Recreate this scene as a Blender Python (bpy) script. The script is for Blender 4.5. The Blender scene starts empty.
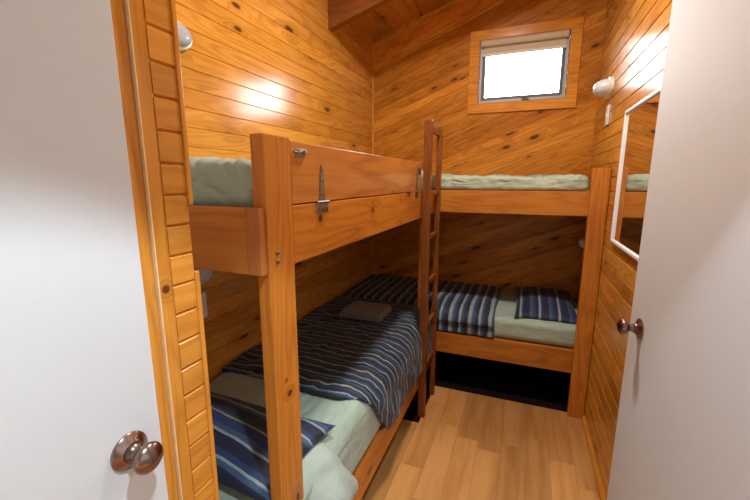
import bpy, bmesh, math, random
from mathutils import Vector, Matrix, noise as mnoise

sc = bpy.context.scene
COL = sc.collection
random.seed(4)

# ---------------------------------------------------------------- setting measures (metres)
EYE = 1.5
XL, XR, YB, YF = -1.315, 0.452, 3.287, 0.55      # left wall, right wall, back wall, inside of the front wall
XN = -0.61                                       # passage side of the left nib and of the left door
PITCH = 0.078                                    # lining board cover
SLOPE = 0.293
def ceil_z(x): return 2.696 + SLOPE * (x + 1.311)

# ================================================================= materials
def nt(name):
    m = bpy.data.materials.new(name); m.use_nodes = True
    t = m.node_tree; t.nodes.clear()
    out = t.nodes.new('ShaderNodeOutputMaterial'); b = t.nodes.new('ShaderNodeBsdfPrincipled')
    t.links.new(b.outputs[0], out.inputs[0])
    return m, t, b

class G:
    """short hand for building shader graphs"""
    def __init__(s, t): s.t = t
    def put(s, sock, v):
        if isinstance(v, bpy.types.NodeSocket): s.t.links.new(v, sock)
        elif v is not None:
            try: sock.default_value = v
            except Exception: sock.default_value = tuple(v) + (1.0,)
    def m(s, op, a, b=None, c=None, clamp=False):
        n = s.t.nodes.new('ShaderNodeMath'); n.operation = op; n.use_clamp = clamp
        for i, v in enumerate((a, b, c)):
            if v is not None: s.put(n.inputs[i], v)
        return n.outputs[0]
    def dot(s, v, d):
        n = s.t.nodes.new('ShaderNodeVectorMath'); n.operation = 'DOT_PRODUCT'
        s.put(n.inputs[0], v); n.inputs[1].default_value = d
        return n.outputs['Value']
    def comb(s, x, y, z):
        n = s.t.nodes.new('ShaderNodeCombineXYZ')
        for i, v in enumerate((x, y, z)): s.put(n.inputs[i], v)
        return n.outputs[0]
    def noise(s, v, scale, detail=2, rough=.5, dist=0.):
        n = s.t.nodes.new('ShaderNodeTexNoise'); s.put(n.inputs['Vector'], v)
        n.inputs['Scale'].default_value = scale; n.inputs['Detail'].default_value = detail
        n.inputs['Roughness'].default_value = rough; n.inputs['Distortion'].default_value = dist
        return n.outputs['Fac']
    def white(s, w):
        n = s.t.nodes.new('ShaderNodeTexWhiteNoise'); n.noise_dimensions = '1D'; s.put(n.inputs['W'], w)
        return n.outputs['Value'], n.outputs['Color']
    def mix(s, f, a, b, mode='MIX'):
        n = s.t.nodes.new('ShaderNodeMix'); n.data_type = 'RGBA'; n.blend_type = mode
        s.put(n.inputs[0], f); s.put(n.inputs[6], a); s.put(n.inputs[7], b)
        return n.outputs[2]
    def smooth(s, v, a, b, lo=0., hi=1.):
        n = s.t.nodes.new('ShaderNodeMapRange'); n.interpolation_type = 'SMOOTHSTEP'
        s.put(n.inputs[0], v)
        for i, x in enumerate((a, b, lo, hi)): n.inputs[i + 1].default_value = x
        return n.outputs[0]
    def coord(s, kind='Object'):
        return s.t.nodes.new('ShaderNodeTexCoord').outputs[kind]
    def bump(s, h, strength, dist):
        n = s.t.nodes.new('ShaderNodeBump'); s.put(n.inputs['Height'], h)
        n.inputs['Strength'].default_value = strength; n.inputs['Distance'].default_value = dist
        return n.outputs[0]

def rgb(*c): return tuple(c) + (1.,)

def wood(name, light, dark, grain, across, p0=0., pitch=None, knots=.5, knot_size=1., marks=(), rough=.2,
         coat=0., spec=.28, var=.25, ring=13., tones=None, kcol=(.075, .022, .006)):
    """varnished timber: fibres run along `grain`; boards of width `pitch` are stacked along `across`"""
    m, t, b = nt(name); g = G(t)
    gv = Vector(grain).normalized(); cv = Vector(across).normalized(); nv = gv.cross(cv)
    P = g.coord()
    a, c, d = g.dot(P, gv), g.dot(P, cv), g.dot(P, nv)
    if pitch:
        idx = g.m('FLOOR', g.m('DIVIDE', g.m('SUBTRACT', c, p0), pitch))
        r, rc = g.white(g.m('ADD', idx, 7.3))
    else:
        oi = t.nodes.new('ShaderNodeObjectInfo')
        r, rc = g.white(g.m('MULTIPLY', oi.outputs['Random'], 91.))
    a2 = g.m('ADD', a, g.m('MULTIPLY', r, 9.))
    d2 = g.m('ADD', d, g.m('MULTIPLY', r, 5.))
    # knots
    V = g.comb(g.m('MULTIPLY', a2, 4.2), g.m('MULTIPLY', c, 11.), g.m('MULTIPLY', d2, 9.))
    vo = t.nodes.new('ShaderNodeTexVoronoi'); g.put(vo.inputs['Vector'], V); vo.inputs['Scale'].default_value = 1.
    sep = t.nodes.new('ShaderNodeSeparateColor'); g.put(sep.inputs[0], vo.outputs['Color'])
    has = g.m('GREATER_THAN', sep.outputs[0], 1. - knots)
    kr = g.m('MULTIPLY_ADD', sep.outputs[1], .6, .55)
    kd = g.m('DIVIDE', vo.outputs['Distance'], g.m('MULTIPLY', kr, knot_size))
    knot = g.m('MULTIPLY', has, g.smooth(kd, .10, .19, 1., 0.))
    halo = g.m('MULTIPLY', has, g.smooth(kd, .12, .6, 1., 0.))
    for (p, rad) in marks:                          # knots the photograph shows at a known spot
        pv = Vector(p)
        da = g.m('MULTIPLY', g.m('SUBTRACT', a, pv.dot(gv)), 1.)
        dc = g.m('SUBTRACT', c, pv.dot(cv))
        dd = g.m('MULTIPLY', g.m('SUBTRACT', d, pv.dot(nv)), .3)
        q = g.m('SQRT', g.m('ADD', g.m('ADD', g.m('MULTIPLY', da, da), g.m('MULTIPLY', dc, dc)), g.m('MULTIPLY', dd, dd)))
        q = g.m('DIVIDE', q, rad)
        core = g.smooth(q, .7, 1.1, 1., 0.)
        knot = g.m('MAXIMUM', knot, core)
        halo = g.m('MAXIMUM', halo, g.smooth(q, .9, 3.2, 1., 0.))
    # growth figure
    W = g.comb(g.m('MULTIPLY', a2, .9), g.m('MULTIPLY', c, 7.), g.m('MULTIPLY', d2, 7.))
    n1 = g.noise(W, 1., 2., .5)
    ph = g.m('ADD', g.m('MULTIPLY', n1, ring), g.m('MULTIPLY', halo, 1.6))
    rg = g.m('MULTIPLY_ADD', g.m('SINE', g.m('MULTIPLY', ph, 6.2832)), .5, .5)
    rg = g.m('POWER', rg, 1.8)
    fib = g.noise(g.comb(g.m('MULTIPLY', a2, 5.), g.m('MULTIPLY', c, 170.), g.m('MULTIPLY', d2, 170.)), 1., 2., .6)
    blot = g.noise(g.comb(g.m('MULTIPLY', a2, 1.6), g.m('MULTIPLY', c, 6.), d2), 1., 3., .55)
    fac = g.m('ADD', g.m('MULTIPLY', rg, .36), g.m('MULTIPLY', g.smooth(fib, .35, .75), .22))
    fac = g.m('ADD', fac, g.m('MULTIPLY', g.smooth(blot, .38, .7), .35), clamp=True)
    colr = g.mix(fac, rgb(*light), rgb(*dark))
    sepr = t.nodes.new('ShaderNodeSeparateColor'); g.put(sepr.inputs[0], rc)
    if tones:
        colr = g.mix(g.m('MULTIPLY', sepr.outputs[1], .8), colr, rgb(*tones), 'MULTIPLY')
    br = g.m('MULTIPLY_ADD', sepr.outputs[0], var, 1. - var * .5)
    colr = g.mix(1., colr, g.comb(br, br, br), 'MULTIPLY')
    colr = g.mix(g.m('MULTIPLY', halo, .35), colr, rgb(*[x * .5 for x in dark]))
    colr = g.mix(g.m('MULTIPLY', knot, .9), colr, rgb(*kcol))
    g.put(b.inputs['Base Color'], colr)
    g.put(b.inputs['Roughness'], g.m('MULTIPLY_ADD', fib, .10, rough - .05))
    b.inputs['Coat Weight'].default_value = coat; b.inputs['Coat Roughness'].default_value = .16; b.inputs['Specular IOR Level'].default_value = spec
    g.put(b.inputs['Normal'], g.bump(fib, .10, .002))
    return m

def plain(name, col, rough=.5, metal=0., coat=0., grainy=0., scale=40., spec=.5):
    m, t, b = nt(name); g = G(t)
    n = g.noise(g.coord(), scale, 3.)
    k = g.m('MULTIPLY_ADD', n, grainy * 2, 1. - grainy)
    g.put(b.inputs['Base Color'], g.mix(1., rgb(*col), g.comb(k, k, k), 'MULTIPLY'))
    b.inputs['Roughness'].default_value = rough; b.inputs['Metallic'].default_value = metal
    b.inputs['Coat Weight'].default_value = coat
    b.inputs['Specular IOR Level'].default_value = spec
    return m

def cloth(name, col, col2=None, wr=9., bump=.35):
    m, t, b = nt(name); g = G(t); P = g.coord()
    n = g.noise(P, wr, 3., .55, .8); w = g.noise(P, 420., 1.)
    g.put(b.inputs['Base Color'], g.mix(g.smooth(g.noise(P, 5., 2.), .3, .7), rgb(*col), rgb(*(col2 or col))))
    b.inputs['Roughness'].default_value = .62; b.inputs['Sheen Weight'].default_value = .15
    h = g.m('ADD', n, g.m('MULTIPLY', w, .03))
    g.put(b.inputs['Normal'], g.bump(h, bump, .02))
    return m

def stripes(name, axis, period, bands, warp=.012, seed=0.):
    """printed stripes; bands = [(start 0..1, colour)]"""
    m, t, b = nt(name); g = G(t); P = g.coord()
    n = g.noise(P, 6., 2.); n2 = g.noise(P, 23., 1.)
    u = g.m('ADD', g.dot(P, axis), g.m('ADD', g.m('MULTIPLY', n, warp), g.m('MULTIPLY', n2, warp * .35)))
    f = g.m('FRACT', g.m('ADD', g.m('DIVIDE', u, period), 10. + seed))
    r = t.nodes.new('ShaderNodeValToRGB'); r.color_ramp.interpolation = 'CONSTANT'
    e = r.color_ramp.elements
    while len(e) < len(bands): e.new(.5)
    for el, (p, c) in zip(e, bands): el.position = p; el.color = rgb(*c)
    g.put(r.inputs[0], f)
    g.put(b.inputs['Base Color'], r.outputs[0])
    b.inputs['Roughness'].default_value = .7; b.inputs['Sheen Weight'].default_value = .1
    g.put(b.inputs['Normal'], g.bump(g.noise(P, 14., 3.), .35, .02))
    return m

BD = math.radians(21.)                                   # rake of the back wall's boards
GB = (math.cos(BD), 0, math.sin(BD)); CB = (-math.sin(BD), 0, math.cos(BD))
PINE_L, PINE_D = (0.680, 0.317, 0.050), (0.400, 0.132, 0.014)
OR_L, OR_D = (0.600, 0.215, 0.030), (0.370, 0.098, 0.011)
M = {}
M['wall_left'] = wood('pine_lining_left', (0.700, 0.334, 0.055), (0.440, 0.150, 0.017), (0,1,0), (0,0,1), .0, PITCH, .36, 1.2, rough=.17, spec=.5, coat=.15, tones=(1., .86, .72))
M['wall_right'] = wood('pine_lining_right', PINE_L, PINE_D, (0,1,0), (0,0,1), .034, PITCH, .35, .9, rough=.20, spec=.32, coat=.0, tones=(1., .86, .72))
M['wall_back'] = wood('pine_lining_back', (0.700, 0.295, 0.041), (0.380, 0.110, 0.011), GB, CB, 0., PITCH, .55, 1.1, rough=.3, spec=.12, var=.4, tones=(.9, .72, .55))
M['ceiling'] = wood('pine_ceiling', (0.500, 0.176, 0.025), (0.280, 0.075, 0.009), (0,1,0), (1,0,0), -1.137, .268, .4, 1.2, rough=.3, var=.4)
M['wall_nib'] = wood('pine_lining_nib', (0.720, 0.299, 0.044), (0.480, 0.158, 0.017), (0,1,0), (0,0,1), .035, .0575, .2, .8, rough=.22)
M['trim_z'] = wood('pine_trim_upright', (0.740, 0.299, 0.041), (0.480, 0.154, 0.015), (0,0,1), (0,1,0), knots=.12, marks=[((-.6, .486, 1.299), .010)], rough=.22)
M['trim_x'] = wood('pine_trim_level', (0.740, 0.299, 0.041), (0.480, 0.154, 0.015), (1,0,0), (0,0,1), knots=.15, rough=.2)
M['trim_y'] = wood('pine_trim_skirting', (0.740, 0.299, 0.041), (0.480, 0.154, 0.015), (0,1,0), (0,0,1), knots=.15, rough=.25)
M['beam'] = wood('stained_beam', (.27, .088, .020), (.15, .042, .010), (1,0,0), (0,0,1), knots=.1, rough=.35)
M['post'] = wood('bunk_post_pine', OR_L, OR_D, (0,0,1), (0,1,0), knots=.14, knot_size=.8, marks=[((.03, .006, .928), .010), ((.03, -.006, .972), .004)], rough=.25, var=.1)
M['rail_y'] = wood('bunk_rail_pine', OR_L, (0.360, 0.097, 0.009), (0,1,0), (0,0,1), knots=.12, marks=[((.03, .20, 1.388), .0135), ((.03, .62, 1.383), .0125)], rough=.2, var=.15, ring=9.)
M['guard'] = wood('guard_board_pine', (.58, .215, .042), (.29, .080, .014), (0,1,0), (0,0,1), knots=.12, rough=.22, var=.1, ring=6.)
M['rail_back'] = wood('bunk_back_rail_pine', (.52, .19, .030), (.30, .085, .010), (1,0,0), (0,0,1), knots=.15, rough=.3, spec=.12, var=.12, ring=9.)
M['rail_x'] = wood('bunk_board_pine', OR_L, (0.380, 0.101, 0.009), (1,0,0), (0,0,1), knots=.15, rough=.2, var=.12, ring=9.)
M['cap'] = wood('red_stained_pine', (0.47, 0.16, 0.036), (0.34, 0.10, 0.020), (0,0,1), (1,0,0), knots=0., rough=.25, var=.05)
M['ladder_z'] = wood('ladder_stile_pine', (0.23, 0.070, 0.014), (0.14, 0.036, 0.006), (0,0,1), (0,1,0), knots=.08, rough=.25, var=.1)
M['ladder_y'] = wood('ladder_rung_pine', (0.23, 0.070, 0.014), (0.14, 0.036, 0.006), (0,1,0), (0,0,1), knots=.05, rough=.25, var=.1)
M['board'] = wood('plywood_base', (.45, .24, .08), (.32, .14, .04), (0,1,0), (1,0,0), knots=.1, rough=.5)
M['white_door'] = plain('white_painted_door', (.64, .63, .625), .6, grainy=.02, scale=60., spec=.25)
M['hall_paint'] = plain('hall_paint', (.60, .55, .50), .6, grainy=.03)
M['white_plastic'] = plain('white_plastic', (.80, .79, .74), .3, grainy=.02)
M['cream_plastic'] = plain('cream_plastic', (.74, .66, .48), .35, grainy=.02)
M['dome_pale'] = plain('frosted_white_dome', (.70, .72, .75), .25, grainy=.03)
M['dome'] = plain('frosted_grey_dome', (.40, .41, .42), .22, grainy=.03)
M['white_frame'] = plain('white_mirror_frame', (.82, .80, .76), .35, grainy=.02)
M['mirror'] = plain('mirror_glass', (.86, .88, .87), .02, 1.)
M['alu'] = plain('window_aluminium', (.34, .34, .36), .5, .5, grainy=.05)
M['alu_dark'] = plain('window_seal', (.11, .105, .11), .45, grainy=.1)
M['steel'] = plain('zinc_plated_steel', (.40, .385, .36), .36, 1., grainy=.10, scale=90.)
M['screw'] = plain('tarnished_bolt', (.20, .17, .13), .45, 1., grainy=.2, scale=200.)
M['bronze'] = plain('brushed_bronze', (.29, .20, .165), .24, 1., grainy=.08, scale=150.)
M['bronze_dark'] = plain('dark_bronze', (.16, .11, .09), .3, 1., grainy=.1, scale=150.)
M['blind'] = plain('beige_blind', (.62, .50, .36), .75, grainy=.06, scale=200.)
M['blind_rail'] = plain('pale_blind_rail', (.78, .70, .58), .5, grainy=.03)
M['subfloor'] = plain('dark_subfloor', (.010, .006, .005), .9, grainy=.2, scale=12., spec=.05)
M['bead'] = plain('pale_bead', (.80, .56, .29), .3, grainy=.06)
M['sheet'] = cloth('sage_sheet', (.31, .385, .30), (.36, .44, .345), 7., .5)
M['sheet_pale'] = cloth('pale_sage_sheet', (.33, .39, .27), (.38, .43, .31), 9., .6)
M['pillow_sage'] = cloth('sage_pillowcase', (.34, .40, .33), (.40, .45, .38), 8., .5)
M['towel'] = cloth('grey_towel', (.20, .19, .165), (.17, .16, .14), 60., .25)
NV, DK, SB, PB, YL, MB_ = (.007, .010, .030), (.005, .006, .010), (.036, .066, .125), (.22, .27, .265), (.27, .245, .09), (.016, .031, .095)
DUV = [(0, DK), (.13, SB), (.20, PB), (.245, NV), (.37, MB_), (.44, DK), (.50, PB), (.535, YL), (.565, NV), (.70, SB), (.76, DK), (.86, PB), (.90, MB_)]
M['duvet_y'] = stripes('striped_duvet_across', (0,1,0), .155, DUV, .05)
M['duvet_x'] = stripes('striped_duvet_back', (1,0,0), .135, [(0, NV), (.12, PB), (.30, SB), (.42, MB_), (.5, NV), (.64, PB), (.76, SB), (.84, MB_), (.92, NV)], .015)
PIL = [(0, NV), (.20, PB), (.25, SB), (.34, MB_), (.52, YL), (.555, MB_), (.62, NV), (.80, SB), (.87, PB), (.91, MB_)]
M['pillow_y'] = stripes('striped_pillowcase_near', (.16,1,0), .215, PIL, .01, .35)
M['pillow_x'] = stripes('striped_pillowcase_back', (1,0,0), .12, [(0, NV), (.22, SB), (.36, MB_), (.5, NV), (.68, PB), (.80, MB_), (.9, NV)], .01)

def glass_mat():
    """thin clear pane: lets light straight through, mirrors a little"""
    m, t, b = nt('window_glass')
    out = [n for n in t.nodes if n.type == 'OUTPUT_MATERIAL'][0]; t.nodes.remove(b)
    tr = t.nodes.new('ShaderNodeBsdfTransparent'); gl = t.nodes.new('ShaderNodeBsdfGlossy'); gl.inputs['Roughness'].default_value = .02
    tr.inputs['Color'].default_value = (.95, .97, .97, 1)
    fr = t.nodes.new('ShaderNodeFresnel'); fr.inputs['IOR'].default_value = 1.4
    mx = t.nodes.new('ShaderNodeMixShader')
    t.links.new(fr.outputs[0], mx.inputs[0]); t.links.new(tr.outputs[0], mx.inputs[1]); t.links.new(gl.outputs[0], mx.inputs[2])
    t.links.new(mx.outputs[0], out.inputs[0])
    return m
M['glass'] = glass_mat()

def floor_mat():
    """oak-look vinyl in strips that run towards the back wall"""
    m, t, b = nt('oak_vinyl'); g = G(t); P = g.coord()
    x, y = g.dot(P, (1,0,0)), g.dot(P, (0,1,0))
    sw = .1245
    xi = g.m('DIVIDE', g.m('ADD', x, .026), sw); i = g.m('FLOOR', xi)
    r, rc = g.white(g.m('ADD', i, 3.7))
    yj = g.m('ADD', g.m('DIVIDE', y, .62), g.m('MULTIPLY', r, 6.)); j = g.m('FLOOR', yj)
    r2, rc2 = g.white(g.m('ADD', g.m('MULTIPLY', i, 13.7), g.m('MULTIPLY', j, 3.1)))
    W = g.comb(g.m('MULTIPLY', g.m('ADD', x, g.m('MULTIPLY', r2, 3.)), 16.), g.m('MULTIPLY', y, 1.5), r2)
    n1 = g.noise(W, 1., 3., .55, .3)
    fib = g.noise(g.comb(g.m('MULTIPLY', x, 170.), g.m('MULTIPLY', y, 5.), r2), 1., 2.)
    fac = g.m('ADD', g.m('MULTIPLY', g.smooth(n1, .35, .7), .55), g.m('MULTIPLY', fib, .25), clamp=True)
    c = g.mix(fac, rgb(.60, .285, .085), rgb(.36, .13, .032))
    br = g.m('MULTIPLY_ADD', r2, .34, .80)
    c = g.mix(1., c, g.comb(br, br, br), 'MULTIPLY')
    fx = g.m('FRACT', xi); fy = g.m('FRACT', yj)
    ex = g.m('MINIMUM', fx, g.m('SUBTRACT', 1., fx)); ey = g.m('MINIMUM', fy, g.m('SUBTRACT', 1., fy))
    ln = g.m('MAXIMUM', g.m('LESS_THAN', ex, .010), g.m('LESS_THAN', ey, .0022))
    c = g.mix(g.m('MULTIPLY', ln, .45), c, rgb(.16, .055, .014))
    g.put(b.inputs['Base Color'], c)
    b.inputs['Roughness'].default_value = .38
    g.put(b.inputs['Normal'], g.bump(fib, .08, .002))
    return m
M['floor'] = floor_mat()

# ================================================================= mesh helpers
def link(name, bm, mat, parent=None, smooth=False, origin=(0,0,0)):
    o3 = Vector(origin)
    if o3.length: bmesh.ops.translate(bm, verts=bm.verts, vec=-o3)
    me = bpy.data.meshes.new(name); bm.to_mesh(me); bm.free()
    if smooth:
        for p in me.polygons: p.use_smooth = True
    me.materials.append(mat)
    o = bpy.data.objects.new(name, me); COL.objects.link(o)
    if parent: o.parent = parent
    else: o.location = o3
    return o

def prop(o, label=None, cat=None, group=None, kind=None):
    if label: o['label'] = label
    if cat: o['category'] = cat
    if group: o['group'] = group
    if kind: o['kind'] = kind
    return o

def root(name, loc, label, cat, group=None):
    o = bpy.data.objects.new(name, None); COL.objects.link(o); o.location = loc
    o.empty_display_size = .05
    return prop(o, label, cat, group)

def box(bm, x0, x1, y0, y1, z0, z1, bev=0., seg=2):
    r = bmesh.ops.create_cube(bm, size=1.)
    vs = r['verts']
    bmesh.ops.scale(bm, vec=(x1 - x0, y1 - y0, z1 - z0), verts=vs)
    bmesh.ops.translate(bm, vec=((x0 + x1) / 2, (y0 + y1) / 2, (z0 + z1) / 2), verts=vs)
    if bev > 0:
        es = list({e for v in vs for e in v.link_edges})
        bmesh.ops.bevel(bm, geom=es, offset=bev, segments=seg, profile=.6, affect='EDGES')
    return bm

def bx(*a, **k): return box(bmesh.new(), *a, **k)

def prism(bm, pts, axis, a0, a1, bev=0.):
    """closed outline pts (2D) pushed along axis from a0 to a1"""
    def mk(p, a):
        return {'x': (a, p[0], p[1]), 'y': (p[0], a, p[1]), 'z': (p[0], p[1], a)}[axis]
    A = [bm.verts.new(mk(p, a0)) for p in pts]; B = [bm.verts.new(mk(p, a1)) for p in pts]
    n = len(pts)
    bm.faces.new(A); bm.faces.new(B[::-1])
    for i in range(n): bm.faces.new((A[i], B[i], B[(i+1) % n], A[(i+1) % n]))
    bmesh.ops.recalc_face_normals(bm, faces=bm.faces)
    if bev: bmesh.ops.bevel(bm, geom=bm.edges[:], offset=bev, segments=2, profile=.6, affect='EDGES')
    return bm

def lathe(bm, prof, org, axis, n=32, sx=1., sy=1.):
    """profile [(distance along axis, radius)] turned about `axis`; sx, sy squash the section"""
    ax = Vector(axis).normalized()
    up = Vector((0,0,1)) if abs(ax.z) < .9 else Vector((1,0,0))
    e1 = up.cross(ax).normalized(); e2 = ax.cross(e1)
    O = Vector(org); rings = []
    for (h, r) in prof:
        if r < 1e-5: rings.append([bm.verts.new(O + ax * h)])
        else: rings.append([bm.verts.new(O + ax*h + e1*(r*sx*math.cos(2*math.pi*k/n)) + e2*(r*sy*math.sin(2*math.pi*k/n))) for k in range(n)])
    for A, B in zip(rings, rings[1:]):
        for k in range(n):
            k2 = (k + 1) % n
            if len(A) == 1 and len(B) == 1: continue
            if len(A) == 1: bm.faces.new((A[0], B[k2], B[k]))
            elif len(B) == 1: bm.faces.new((A[k], A[k2], B[0]))
            else: bm.faces.new((A[k], A[k2], B[k2], B[k]))
    bmesh.ops.recalc_face_normals(bm, faces=bm.faces)
    return bm

def shade(o, angle=35.):
    for p in o.data.polygons: p.use_smooth = True
    o.data.set_sharp_from_angle(angle=math.radians(angle))
    return o

def boards(name, faces, cdir, p0, pitch, normal, mat, w=.0035, depth=.004, thick=.06):
    """a board-lined surface: flat polygons cut by V-grooves every `pitch` along cdir, then given thickness away from the room"""
    bm = bmesh.new(); cache = {}
    def V(p):
        k = tuple(round(x, 5) for x in p)
        if k not in cache: cache[k] = bm.verts.new(k)
        return cache[k]
    for f in faces: bm.faces.new([V(p) for p in f])
    c = Vector(cdir).normalized(); nrm = Vector(normal).normalized()
    lo = min(v.co.dot(c) for v in bm.verts); hi = max(v.co.dot(c) for v in bm.verts)
    ks = range(math.ceil((lo - p0) / pitch), math.floor((hi - p0) / pitch) + 1)
    for k in ks:
        for off in (-w, 0, w):
            q = p0 + k * pitch + off
            bmesh.ops.bisect_plane(bm, geom=bm.verts[:] + bm.edges[:] + bm.faces[:], plane_co=c * q, plane_no=c, dist=1e-6)
    for v in bm.verts:
        s = (v.co.dot(c) - p0) / pitch
        if abs(s - round(s)) * pitch < 1e-4: v.co -= nrm * depth
    bmesh.ops.recalc_face_normals(bm, faces=bm.faces)
    bm.normal_update()
    if sum((f.normal.dot(nrm) * f.calc_area() for f in bm.faces)) < 0:
        bmesh.ops.reverse_faces(bm, faces=bm.faces)
    o = link(name, bm, mat)
    md = o.modifiers.new('thickness', 'SOLIDIFY'); md.thickness = thick; md.offset = -1.
    return prop(o, kind='structure')

def structure(name, bm, mat, **k): return prop(link(name, bm, mat, **k), kind='structure')

# ================================================================= room shell
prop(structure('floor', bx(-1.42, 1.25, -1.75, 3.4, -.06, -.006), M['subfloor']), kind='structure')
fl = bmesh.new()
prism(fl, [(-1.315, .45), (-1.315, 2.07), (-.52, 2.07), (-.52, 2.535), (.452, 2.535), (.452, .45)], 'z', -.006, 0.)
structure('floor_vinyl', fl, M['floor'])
structure('floor_hall', bx(-.66, 1.2, -1.7, .45, -.006, 0.), M['floor'])

def rect_yz(x, y0, y1, z0, z1): return [(x, y0, z0), (x, y1, z0), (x, y1, z1), (x, y0, z1)]
boards('wall_left', [rect_yz(XL, .46, YB + .06, 0, 2.73)], (0,0,1), 0., PITCH, (1,0,0), M['wall_left'], .0022, .0035)
boards('wall_right', [rect_yz(XR, .46, YB + .06, 0, 3.3)], (0,0,1), .034, PITCH, (-1,0,0), M['wall_right'], .0042, .0055)
# back wall with the window hole and a raked top
HX0, HX1, HZ0, HZ1 = -.408, .248, 2.096, 2.582
xs = [XL - .06, HX0, HX1, XR + .06]
bf = []
for i in range(3):
    xa, xb = xs[i], xs[i+1]
    bf.append([(xa, YB, 0), (xb, YB, 0), (xb, YB, HZ0), (xa, YB, HZ0)])
    if i != 1: bf.append([(xa, YB, HZ0), (xb, YB, HZ0), (xb, YB, HZ1), (xa, YB, HZ1)])
    bf.append([(xa, YB, HZ1), (xb, YB, HZ1), (xb, YB, ceil_z(xb) + .04), (xa, YB, ceil_z(xa) + .04)])
boards('wall_back', bf, CB, .02, PITCH, (0,-1,0), M['wall_back'], .0018, .0028, .09)
xc0, xc1 = XL - .06, 1.3
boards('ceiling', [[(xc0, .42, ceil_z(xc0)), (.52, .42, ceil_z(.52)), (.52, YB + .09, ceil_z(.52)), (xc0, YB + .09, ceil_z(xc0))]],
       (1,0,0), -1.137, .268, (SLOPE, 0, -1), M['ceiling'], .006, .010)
# front wall: left nib, right pier, head over the doorway
boards('wall_front_nib', [rect_yz(XN, .5012, .552, 0, 2.06)], (0,0,1), .035, .0575, (1,0,0), M['wall_nib'], .0036, .005, .02)
structure('wall_front', bx(-1.38, XN - .021, .452, .552, 0, 2.80), M['hall_paint'])
structure('wall_front_pier', bx(.415, 1.2, .452, .552, 0, 3.3), M['hall_paint'])
structure('wall_front_head', bx(XN - .02, .414, .452, .552, 2.062, 3.3), M['hall_paint'])
# hall the camera stands in, with an open outside doorway on its right
structure('wall_hall_left', bx(-.70, -.652, -1.7, .448, 0, 2.5), M['hall_paint'])
structure('wall_hall_back', bx(-.70, 1.25, -1.76, -1.70, 0, 2.5), M['hall_paint'])
DY0, DY1, DZ = -.95, .36, 2.25
hr = bmesh.new()
box(hr, 1.0, 1.06, -1.70, DY0, 0, 2.5); box(hr, 1.0, 1.06, DY1, .45, 0, 2.5); box(hr, 1.0, 1.06, DY0, DY1, DZ, 2.5)
structure('wall_hall_right', hr, M['hall_paint'])
structure('ceiling_hall', bx(-.70, 1.25, -1.76, .451, 2.5, 2.56), M['hall_paint'])

# ---- trims
structure('trim_1', bx(XN - .022, XN - .005, .4432, .4695, 0, 2.1, bev=.004, seg=3), M['trim_z'])
structure('trim_2', bx(XN - .022, XN - .0012, .4728, .501, 0, 2.1, bev=.0015), M['trim_z'])
structure('trim_6', bx(XN - .022, XN + .0012, .4698, .4725, 0, 2.1, bev=.001), M['bead'])  # thin pale line between the two jamb strips
t3 = bx(XN - .02, XN + .003, .5525, .563, 0, 1.318, bev=.002)                   # edge strip, cut out where the bunk's end board passes
box(t3, XN - .02, XN + .003, .5525, .563, 1.452, 2.1, .002)
structure('trim_3', t3, M['trim_z'])
q = [(XR, 0.), (XR - .017, 0.)] + [(XR - .017 * math.cos(t), .028 * math.sin(t)) for t in [math.pi / 2 * k / 5 for k in range(1, 6)]]
structure('baseboard_right', prism(bmesh.new(), q, 'y', .56, 2.488), M['trim_y'])
cb = bmesh.new()
for x in (XL,): prism(cb, [(x, YB), (x + .012, YB), (x, YB - .012)], 'z', 0, 2.68)
structure('trim_4', cb, M['trim_z'])
bm = bmesh.new()
xa, xb = XL - .02, XR + .02
vs = []
for y in (2.475, 2.527):
    for (x, dz) in ((xa, -.187), (xb, -.187), (xb, .02), (xa, .02)):
        vs.append(bm.verts.new((x, y, ceil_z(x) + dz)))
for f in ((0,1,2,3), (7,6,5,4), (0,4,5,1), (1,5,6,2), (2,6,7,3), (3,7,4,0)): bm.faces.new([vs[i] for i in f])
bmesh.ops.recalc_face_normals(bm, faces=bm.faces)
structure('trim_5', bm, M['beam'])

# ---- window
def ring(bm, x0, x1, z0, z1, w, y0, y1, bev=0., wb=None):
    wb = wb or w
    box(bm, x0, x1, y0, y1, z0, z0 + wb, bev); box(bm, x0, x1, y0, y1, z1 - w, z1, bev)
    box(bm, x0, x0 + w, y0, y1, z0 + wb, z1 - w, bev); box(bm, x1 - w, x1, y0, y1, z0 + wb, z1 - w, bev)
    return bm
win = structure('window_1', ring(bmesh.new(), -.476, .316, 2.030, 2.646, .071, YB - .017, YB - .0005, .003), M['trim_x'])
link('reveal', ring(bmesh.new(), HX0 + .001, HX1 - .001, HZ0 + .001, HZ1 - .001, .010, YB - .012, YB + .085), M['trim_x'], win)
link('window_frame', ring(bmesh.new(), -.396, .236, 2.1085, 2.570, .020, YB + .006, YB + .050, .002), M['alu'], win)
sash = link('sash', ring(bmesh.new(), -.375, .215, 2.129, 2.549, .023, YB + .014, YB + .040, .002), M['alu_dark'], win)
link('pane', bx(-.360, .200, YB + .026, YB + .030, 2.150, 2.530), M['glass'], sash)
lt = bmesh.new()
box(lt, -.065, -.015, YB - .006, YB + .0055, 2.112, 2.124, .002)
box(lt, -.052, -.028, YB - .010, YB + .0055, 2.1245, 2.142, .003)
box(lt, -.070, -.030, YB - .016, YB - .0105, 2.132, 2.144, .002)
link('latch', lt, M['alu_dark'], win)

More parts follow.
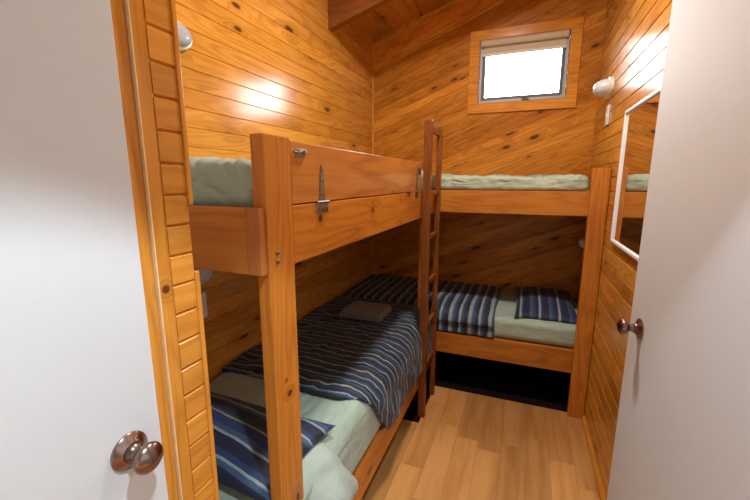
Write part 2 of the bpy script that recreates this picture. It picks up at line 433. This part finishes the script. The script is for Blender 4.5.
bl = root('roller_blind', (-.08, YB + .02, 2.57), 'beige roller blind rolled up at the top of the small window', 'blind')
def rel(bm, r): bmesh.ops.translate(bm, verts=bm.verts, vec=-Vector(r.location)); return bm
def part(name, bm, mat, r, smooth=False): return link(name, rel(bm, r), mat, r, smooth)
b0 = bmesh.new(); lathe(b0, [(0, 0), (0, .024), (.61, .024), (.61, 0)], (-.385, YB - .022, 2.545), (1,0,0), 24)
shade(part('roll', b0, M['blind'], bl))
part('fabric', bx(-.375, .215, YB - .002, YB + .0005, 2.476, 2.535), M['blind'], bl)
part('bottom_rail', bx(-.378, .218, YB - .009, YB + .005, 2.454, 2.4755, bev=.004), M['blind_rail'], bl)

# ---- doors with knobs
def knob(par, org, d):
    """rose cone, neck and pointed ball knob; org on the door face, d = outward"""
    h = link('door_knob', shade_bm(lathe(bmesh.new(), [(.021, 0), (.021, .0125), (.030, .0115), (.034, .013), (.037, .019), (.042, .0245), (.048, .0262), (.053, .0245), (.057, .0195), (.061, .012), (.0635, .005), (.064, 0)], org, d, 40)), M['bronze'], par)
    shade(h, 50)
    r = link('rose', lathe(bmesh.new(), [(0, 0), (0, .0325), (.003, .0325), (.0045, .0315), (.011, .020), (.0125, .0185), (.0125, 0)], org, d, 40), M['bronze'], h)
    shade(r, 30)
    n = link('neck', lathe(bmesh.new(), [(.0126, 0), (.0126, .0165), (.017, .0155), (.0208, .0115), (.0208, 0)], org, d, 32), M['bronze_dark'], h)
    shade(n, 40)
    return h
def shade_bm(b): return b
d1 = structure('door_1', bx(XN - .038, XN, -.36, .4425, .008, 2.05, bev=.0015), M['white_door'])
knob(d1, (XN, .381, 1.037), (1, 0, 0))
DA = math.radians(3.)                                    # the open door is not quite square to the front wall
def swing(bm):
    bmesh.ops.rotate(bm, cent=(.366, 1.447, 0), matrix=Matrix.Rotation(DA, 3, 'Z'), verts=bm.verts); return bm
d2 = structure('door_2', swing(bx(.366, .402, .66, 1.447, .008, 2.055, bev=.0015)), M['white_door'])
knob(d2, (.3712, 1.352, 1.037), (-math.cos(DA), -math.sin(DA), 0))
for z in (.25, 1.05, 1.85): link('hinge', swing(lathe(bmesh.new(), [(0, 0), (0, .006), (.09, .006), (.09, 0)], (.402, .655, z), (0,0,1), 12)), M['steel'], d2)

# ================================================================= bunks
def hexbolt(bm, org, d, r=.006):
    lathe(bm, [(0, 0), (0, r * 1.25), (.0015, r * 1.25), (.002, r), (.0045, r * .8), (.0052, 0)], org, d, 16); return bm

# ---------- left bunk
LB = root('bunk_bed', (-.59, .78, 0), 'orange pine bunk along the left wall with a hinged guard board and square front post', 'bunk bed', 'built-in pine bunks')
FX = -.56                                   # outer face
pst = part('post', bx(-.596, FX + .001, .727, .834, 0, 1.605, bev=.003), M['post'], LB)
for z in (1.322, 1.300):
    shade(link('bolt', rel(hexbolt(bmesh.new(), (FX + .0015, .760, z), (1,0,0), .0046), LB), M['screw'], pst))
part('post', bx(-.640, -.600, 2.44, 2.53, 0, 1.27, bev=.003), M['post'], LB)
part('post', bx(XL + .002, XL + .04, .727, .842, 0, 1.43, bev=.003), M['post'], LB)
part('end_board', bx(XL + .001, -.6035, .704, .7265, 1.276, 1.437, bev=.002), M['rail_x'], LB)
part('end_cap', bx(-.603, FX - .003, .703, .7265, 1.275, 1.437, bev=.002), M['cap'], LB)['label'] = 'reddish end piece of the board'
part('side_rail', bx(-.596, FX, .8355, 2.530, 1.278, 1.4345, bev=.003), M['rail_y'], LB)
part('side_rail', bx(-.596, FX, .8355, 2.530, .158, .316, bev=.003), M['rail_y'], LB)
gb = part('guard_board', bx(-.594, FX - .001, .838, 2.164, 1.4375, 1.598, bev=.002), M['guard'], LB)
for y, ty in ((.993, .0), (2.055, .0)):
    hb = bmesh.new()
    x0 = FX - .0005
    prism(hb, [(y - .0165, 1.440), (y + .0165, 1.440), (y + .0065, 1.535), (y + .004, 1.543), (y - .004, 1.543), (y - .0065, 1.535)], 'x', x0, x0 + .0025)
    box(hb, x0, x0 + .0025, y - .036, y + .034, 1.405, 1.431, .0008)
    lathe(hb, [(0, 0), (0, .0048), (.070, .0048), (.070, 0)], (x0 + .004, y - .036, 1.4355), (0,1,0), 14)
    h = link('strap_hinge', rel(hb, LB), M['steel'], LB); shade(h)
    for (yy, zz) in ((y, 1.528), (y, 1.498), (y - .006, 1.458), (y + .006, 1.458), (y - .024, 1.415), (y, 1.413), (y + .022, 1.415)):
        sb = lathe(bmesh.new(), [(0, .0031), (.0012, .0026), (.0014, 0)], (x0 + .0026, yy, zz), (1,0,0), 10)
        link('screw', rel(sb, LB), M['screw'], h)
def slide_bolt(y, ya, yb, z, plate=True):
    s = bmesh.new(); x0 = FX - .0005
    if plate: box(s, x0, x0 + .0016, y - .018, y + .026, z - .011, z + .011, .0005)
    for c in (y - .012, y + .018): box(s, x0, x0 + .009, c - .003, c + .003, z - .007, z + .007, .0015)
    lathe(s, [(0, 0), (0, .0032), (yb - ya, .0032), (yb - ya, 0)], (x0 + .005, ya, z), (0,1,0), 14)
    lathe(s, [(0, .0035), (.006, .0028), (.009, .004), (.012, .0036), (.0132, 0)], (x0 + .007, y + .004, z), (1,0,0.3), 14)
    h = link('slide_bolt', rel(s, LB), M['steel'], LB); shade(h)
slide_bolt(.878, .846, .903, 1.571)
slide_bolt(2.095, 2.075, 2.118, 1.568)
part('base_panel', bx(XL + .001, -.597, .85, 2.435, 1.40, 1.418), M['board'], LB)
part('base_panel', bx(XL + .001, -.597, .85, 2.435, .298, .316), M['board'], LB)

# ---------- back bunk
BB = root('bunk_bed', (-.05, 2.55, 0), 'orange pine bunk across the back wall under the window with a wide right-hand post', 'bunk bed', 'built-in pine bunks')
part('post', bx(.357, .449, 2.490, 2.5315, 0, 1.567, bev=.003), M['post'], BB)
part('side_rail', bx(XL + .001, XR - .002, 2.532, 2.567, 1.287, 1.433, bev=.003), M['rail_back'], BB)
part('side_rail', bx(XL + .001, XR - .002, 2.532, 2.567, .278, .430, bev=.003), M['rail_back'], BB)
part('base_panel', bx(XL + .001, XR - .002, 2.568, YB - .005, 1.415, 1.433), M['board'], BB)
part('base_panel', bx(XL + .001, XR - .002, 2.568, YB - .005, .412, .430), M['board'], BB)

# ---------- ladder
LD = root('ladder', (-.53, 2.28, 0), 'narrow upright pine bunk ladder standing against the left bunk near the room corner', 'ladder')
LX0, LX1 = -.543, -.499
part('stile', bx(LX0, LX1, 2.130, 2.166, 0, 1.828, bev=.004), M['ladder_z'], LD)
part('stile', bx(LX0 + .012, LX1, 2.402, 2.438, 0, 1.826, bev=.004), M['ladder_z'], LD)
part('rung', bx(LX0 + .012, LX1 - .008, 2.1665, 2.3995, 1.768, 1.808, bev=.003), M['ladder_y'], LD)
for z in (1.424, 1.158, .880, .605, .33):
    part('rung', bx(LX0 + .012, LX1 - .008, 2.1665, 2.3995, z - .014, z + .014, bev=.004), M['ladder_y'], LD)

# ================================================================= bedding
def nz(p, s, seed=0.): return mnoise.noise(Vector((p[0]*s + seed, p[1]*s - seed, p[2]*s + 2*seed)))

def mattress(name, x0, x1, y0, y1, z0, z1, r, mat, seed, amp=.006, crown=.01, cuts=90):
    bm = bmesh.new(); bmesh.ops.create_cube(bm, size=2.)
    bmesh.ops.subdivide_edges(bm, edges=bm.edges[:], cuts=cuts, use_grid_fill=True)
    h = Vector(((x1-x0)/2, (y1-y0)/2, (z1-z0)/2)); c = Vector(((x0+x1)/2, (y0+y1)/2, (z0+z1)/2))
    for v in bm.verts:
        u = v.co.copy()
        p = Vector((u.x*h.x, u.y*h.y, u.z*h.z))
        i = Vector([max(-(h[k]-r), min(h[k]-r, p[k])) for k in range(3)])
        d = p - i; n = d.normalized() if d.length > 1e-9 else Vector((0,0,0))
        if d.length > r: p = i + n * r
        if n.length == 0: n = Vector((0,0,0))
        w = c + p
        k = max(0., min(1., (w.z - z0) / (z1 - z0)))
        f = mnoise.fractal(Vector((w.x*5+seed, w.y*3.4, w.z*5)), .8, 2.1, 4)
        q_ = Vector((w.x * 1.5 + w.z * .8, w.y * .8 - w.z * .5 + w.x * .4, w.z * .7))
        rid = min(abs(nz(q_, 6., seed + 3.)), abs(nz(q_, 11., seed + 8.)) * 1.6)
        disp = amp * (f * .9 - (1 - min(1, rid * 5)) * .7)
        cr = crown * (1 - u.x**4) * (1 - u.y**4) * max(0., u.z)
        w += n * disp * k
        w.z += cr
        v.co = w
    return link(name, bm, mat, None, True, (c.x, c.y, z0))

def pillow(name, cx, cy, cz, a, b, t, mat, seed, rz=0., tilt=(0., 0.), bend=None, amp=.006):
    n = 40; bm = bmesh.new(); R = Matrix.Rotation(rz, 3, 'Z') @ Matrix.Rotation(tilt[0], 3, 'X') @ Matrix.Rotation(tilt[1], 3, 'Y')
    top, bot = {}, {}
    for i in range(n + 1):
        for j in range(n + 1):
            u, v = -1 + 2*i/n, -1 + 2*j/n
            x = a * u * (1 - .07 * (1 - v*v)); y = b * v * (1 - .09 * (1 - u*u))
            hh = max(0., (1 - abs(u)**2.6) * (1 - abs(v)**2.6)) ** .55
            w = nz((x, y, 0), 9., seed) * amp + nz((x, y, 0), 22., seed) * amp * .4
            zt = t * (hh * .62) + w * min(1, hh * 3); zb = -t * (hh * .38)
            if bend: zt += bend(x, y); zb += bend(x, y)
            edge = i in (0, n) or j in (0, n)
            def mk(z): return bm.verts.new(Vector((cx, cy, cz)) + R @ Vector((x, y, z)))
            top[i, j] = mk(zt); bot[i, j] = top[i, j] if edge else mk(zb)
    for i in range(n):
        for j in range(n):
            for d, fl in ((top, 0), (bot, 1)):
                q = [d[i, j], d[i+1, j], d[i+1, j+1], d[i, j+1]]
                try: bm.faces.new(q[::-1] if fl else q)
                except ValueError: pass
    bmesh.ops.recalc_face_normals(bm, faces=bm.faces)
    return link(name, bm, mat, None, True, (cx, cy, cz))

def drape(name, path, s0, s1, span_at, mapf, mat, seed, thick=.02, nu=110, nv=70, amp=.010, sc_=6.):
    """a quilt: `path` is its cross-section [(p, z)], laid from span_at(u)[0] to span_at(u)[1] along the bed"""
    L = [0.]
    for A, B in zip(path, path[1:]): L.append(L[-1] + math.dist(A, B))
    def at(s):
        s *= L[-1]
        for k in range(len(L) - 1):
            if s <= L[k+1] + 1e-9:
                f = (s - L[k]) / max(1e-9, L[k+1] - L[k])
                return (path[k][0] + f*(path[k+1][0]-path[k][0]), path[k][1] + f*(path[k+1][1]-path[k][1]))
        return path[-1]
    bm = bmesh.new(); g = []
    for i in range(nu + 1):
        u = i / nu; q0 = at(max(0, u - .03)); q1 = at(min(1, u + .03)); p = ((at(u)[0]*2 + q0[0] + q1[0]) / 4, (at(u)[1]*2 + q0[1] + q1[1]) / 4)
        tx, tz = q1[0] - q0[0], q1[1] - q0[1]; l = math.hypot(tx, tz); nx, nzv = -tz / l, tx / l
        if nzv < -.2: nx, nzv = -nx, -nzv
        row = []
        a0, a1 = span_at(u)
        for j in range(nv + 1):
            v = a0 + (a1 - a0) * j / nv
            w = (mnoise.fractal(Vector((p[0]*sc_ + seed, v*sc_, p[1]*sc_)), .9, 2., 3)) * amp
            edge = min(1., min(j, nv - j) / 5.)
            pf = (abs(w) * .9 + .25 * w) + .008 * edge
            row.append(bm.verts.new(mapf(p[0] + nx * pf, v, p[1] + nzv * pf)))
        g.append(row)
    for i in range(nu):
        for j in range(nv): bm.faces.new((g[i][j], g[i+1][j], g[i+1][j+1], g[i][j+1]))
    bmesh.ops.recalc_face_normals(bm, faces=bm.faces)
    bm.normal_update()
    if sum(f.normal.z * f.calc_area() for f in bm.faces) < 0: bmesh.ops.reverse_faces(bm, faces=bm.faces)
    c = sum((v.co for v in bm.verts), Vector()) / len(bm.verts)
    o = link(name, bm, mat, None, True, c)
    md = o.modifiers.new('thickness', 'SOLIDIFY'); md.thickness = thick; md.offset = 0.
    return o

GM = 'bunk mattresses'
prop(mattress('mattress', XL + .004, -.600, .745, 2.52, 1.420, 1.558, .04, M['sheet'], 1., .014, .004), 'rumpled sage green sheeted mattress on the top bunk behind the hinged guard board', 'mattress', GM)
prop(mattress('mattress', XL + .004, -.5545, .72, 2.522, .3175, .594, .06, M['sheet'], 2., .008, .006), 'pale sage sheeted mattress on the lower left bunk, bare between the striped pillow and duvet', 'mattress', GM)
prop(mattress('mattress', XL + .004, .3555, 2.548, YB - .006, 1.4345, 1.526, .026, M['sheet_pale'], 3., .022, .004), 'pale green sheeted mattress on the top bunk below the window', 'mattress', GM)
prop(mattress('mattress', XL + .004, XR - .004, 2.548, YB - .006, .4315, .585, .045, M['sheet'], 4., .007, .004), 'sage sheeted mattress on the lower bunk at the back wall', 'mattress', GM)

pl = [(XL + .02, .600), (-1.0, .606), (-.66, .604), (-.60, .598), (-.560, .570), (-.545, .52), (-.541, .42), (-.541, .318)]
def spl(u):
    k = max(0., (u - .62) / .38)
    return (1.275 + .235 * k ** 1.4 + .02 * math.sin(9 * u), 2.505)
prop(drape('duvet', pl, 0, 1, spl, lambda p, v, z: (p, v, z), M['duvet_y'], 1., .016, amp=.020, sc_=5.), 'navy duvet with wavy blue and yellow stripes hanging over the lower left bunk', 'duvet', 'striped duvets')
pb = [(YB - .02, .592), (3.0, .598), (2.66, .598), (2.60, .592), (2.548, .566), (2.530, .52), (2.526, .437)]
prop(drape('duvet', pb, 0, 1, lambda u: (XL + .015, -.128 + .006 * math.sin(7 * u)), lambda p, v, z: (v, p, z), M['duvet_x'], 5., .014, amp=.014, sc_=6.), 'navy and pale blue striped duvet spread over the left half of the lower back bunk', 'duvet', 'striped duvets')

GP = 'pillows on the lower bunks'
prop(pillow('pillow', -.945, .905, .622, .365, .185, .075, M['pillow_y'], 2., rz=-.02, tilt=(.02, .0)), 'blue and yellow striped pillow on the lower left bunk behind the front post', 'pillow', GP)
prop(pillow('pillow', .19, 2.90, .612, .205, .33, .10, M['pillow_x'], 7., rz=.03, tilt=(.06, 0.)), 'navy and blue striped pillow beside the right-hand post of the lower back bunk', 'pillow', GP)
prop(pillow('pillow', -.590, .957, .492, .150, .112, .15, M['pillow_sage'], 9., rz=.08, tilt=(0., .72), amp=.014), 'pale sage pillow drooping over the mattress edge beside the front post', 'pillow', GP)

# folded towel
tw = bmesh.new()
for k in range(3):
    z0 = .634 + k * .014
    box(tw, -1.055 + .004*k, -.775 - .003*k, 2.05, 2.29 - .004*k, z0, z0 + .0135, .006, 3)
prop(link('towel', tw, M['towel'], None, True, (-.915, 2.21, .634)), 'folded grey towel lying on the striped duvet of the lower left bunk', 'towel')

# ================================================================= fittings on the walls
def bulkhead(org, d, label, base, ry=.085, rz=.054, group='oval bulkhead lights', deep=.030, dome='dome'):
    """oval wall light: base plate and frosted dome; d = direction away from the wall"""
    r = root('wall_light', org, label, 'wall light', group)
    O = (0, 0, 0)
    bs = lathe(bmesh.new(), [(.0006, 0), (.0006, 1.), (.014, 1.), (.021, .95), (.023, .88), (.023, 0)], O, d, 40, ry, rz)
    shade(link('base', bs, base, r), 40)
    dm = lathe(bmesh.new(), [(.0232, 0)] + [(.0232 + deep * math.sin(t), .82 * math.cos(t) ** .8 if math.cos(t) > 1e-6 else 0) for t in [math.pi/2*k/10 for k in range(0, 11)]], O, d, 40, ry, rz)
    shade(link('dome', dm, M[dome], r), 50)
    return r
bulkhead((XL, 1.185, 2.056), (1,0,0), 'white oval wall light with grey dome high on the left wall beside the doorway', M['white_plastic'])
bulkhead((XL, 1.200, 1.10), (1,0,0), 'white oval wall light under the left top bunk, half hidden by the doorway trim', M['white_plastic'], dome='dome_pale')
bulkhead((XR, 2.79, 2.055), (-1,0,0), 'cream and white wall light high on the right wall beside the window', M['cream_plastic'], .095, .062, deep=.075, dome='dome_pale')
bulkhead((XR, 2.93, 1.07), (-1,0,0), 'small wall light inside the lower back bunk on the right wall', M['white_plastic'], .065, .05, deep=.05, dome='dome_pale')

def switch(org, d, label, w=.036, h=.058):
    r = root('light_switch', org, label, 'light switch', 'white light switches')
    s = 1 if d > 0 else -1
    def bb(x0, x1, *a, **k): return bx(min(s*x0, s*x1), max(s*x0, s*x1), *a, **k)
    link('plate', bb(.0005, .009, -w, w, -h, h, bev=.002), M['white_plastic'], r)
    link('rocker', bb(.0092, .014, -.008, .008, -.014, .014, bev=.002), M['white_plastic'], r)
switch((XR, 2.79, 1.893), -1, 'white light switch on the right wall just below the cream wall light')
switch((XL, 1.20, .945), 1, 'white light switch low on the left wall seen between doorway trim and front post')

mr = root('mirror', (XR, 2.0, 1.19), 'white framed rectangular mirror hung on the right wall partly behind the open door', 'mirror')
fr = bmesh.new()
my0, my1, mz0, mz1, mw = 1.70, 2.250, 1.185, 1.832, .014
for a in ((my0, my1, mz0, mz0 + mw), (my0, my1, mz1 - mw, mz1), (my0, my0 + mw, mz0 + mw, mz1 - mw), (my1 - mw, my1, mz0 + mw, mz1 - mw)):
    box(fr, XR - .018, XR - .0005, *a, .003)
part('frame', fr, M['white_frame'], mr)
part('glass', bx(XR - .009, XR - .006, my0 + mw + .0005, my1 - mw - .0005, mz0 + mw + .0005, mz1 - mw - .0005), M['mirror'], mr)

# ================================================================= light
w = bpy.data.worlds.new('sky'); sc.world = w; w.use_nodes = True
t = w.node_tree; t.nodes.clear(); g = G(t)
out = t.nodes.new('ShaderNodeOutputWorld'); bg = t.nodes.new('ShaderNodeBackground'); t.links.new(bg.outputs[0], out.inputs[0])
P = g.coord('Generated')
up = g.dot(P, (0, 0, 1)); fw0 = g.dot(P, (0, 1, 0)); sx_ = g.dot(P, (1, 0, 0))
fw = g.m('DIVIDE', fw0, g.m('SQRT', g.m('ADD', g.m('ADD', g.m('MULTIPLY', fw0, fw0), g.m('MULTIPLY', sx_, sx_)), 1e-4)))   # bearing of the sky patch
SKY_FRONT, SKY_BACK = 24., 1.35                            # a bright hazy sky beyond the window, a shaded porch side
st = g.smooth(fw, .5, .72, SKY_BACK, SKY_FRONT)
st = g.m('MULTIPLY', st, g.smooth(up, -.05, .05, .25, 1.))
g.put(bg.inputs['Strength'], st); bg.inputs['Color'].default_value = (.93, .965, 1., 1)

def area(name, loc, target, sx, sy, energy, col, portal=False):
    l = bpy.data.lights.new(name, 'AREA'); l.shape = 'RECTANGLE'; l.size = sx; l.size_y = sy; l.energy = energy; l.color = col
    o = bpy.data.objects.new(name, l); COL.objects.link(o); o.location = loc
    o.rotation_euler = (Vector(target) - Vector(loc)).to_track_quat('-Z', 'Y').to_euler()
    if portal: l.cycles.is_portal = True
    return o
area('window_portal', (-.08, YB + .10, 2.34), (-.08, 0, 2.34), .66, .49, 1., (1,1,1), True)
area('porch_portal', (1.08, (DY0+DY1)/2, DZ/2), (0, (DY0+DY1)/2, DZ/2), DY1 - DY0, DZ, 1., (1,1,1), True)
# round ceiling light of the bunk room (above the frame) and the passage's recessed downlight
CLX, CLY = -.22, 1.62
CLZ = ceil_z(CLX) - .05
cl = root('ceiling_light', (CLX, CLY, CLZ), 'round white ceiling light fixed to the raked pine ceiling of the bunk room', 'ceiling light')
shade(link('housing', lathe(bmesh.new(), [(0, 0), (0, .11), (.03, .12), (.075, .12), (.075, 0)], (0, 0, -.01), (0,0,1), 32), M['white_plastic'], cl))
l = bpy.data.lights.new('room_lamp', 'AREA'); l.shape = 'DISK'; l.size = .2; l.energy = 43.; l.color = (1., .955, .89)
o = bpy.data.objects.new('room_lamp', l); COL.objects.link(o); o.location = (CLX, CLY, CLZ - .013)
l = bpy.data.lights.new('passage_downlight', 'SPOT'); l.energy = 120.; l.color = (.70, .87, 1.); l.shadow_soft_size = .04
l.spot_size = math.radians(82.); l.spot_blend = .10
o = bpy.data.objects.new('passage_downlight', l); COL.objects.link(o); o.location = (.2, .16, 2.44)

# ================================================================= camera and view
cam = bpy.data.cameras.new('camera'); co = bpy.data.objects.new('camera', cam); COL.objects.link(co)
cam.sensor_width = 36.; cam.lens = 18.; cam.clip_start = .02
co.location = (0, 0, EYE)
co.rotation_euler = (math.radians(90.) - math.atan(70/375), 0, math.atan(150/381.5))
sc.camera = co
sc.view_settings.view_transform = 'Standard'; sc.view_settings.look = 'None'
sc.view_settings.exposure = -.12; sc.view_settings.gamma = 1.; sc.view_settings.use_curve_mapping = False
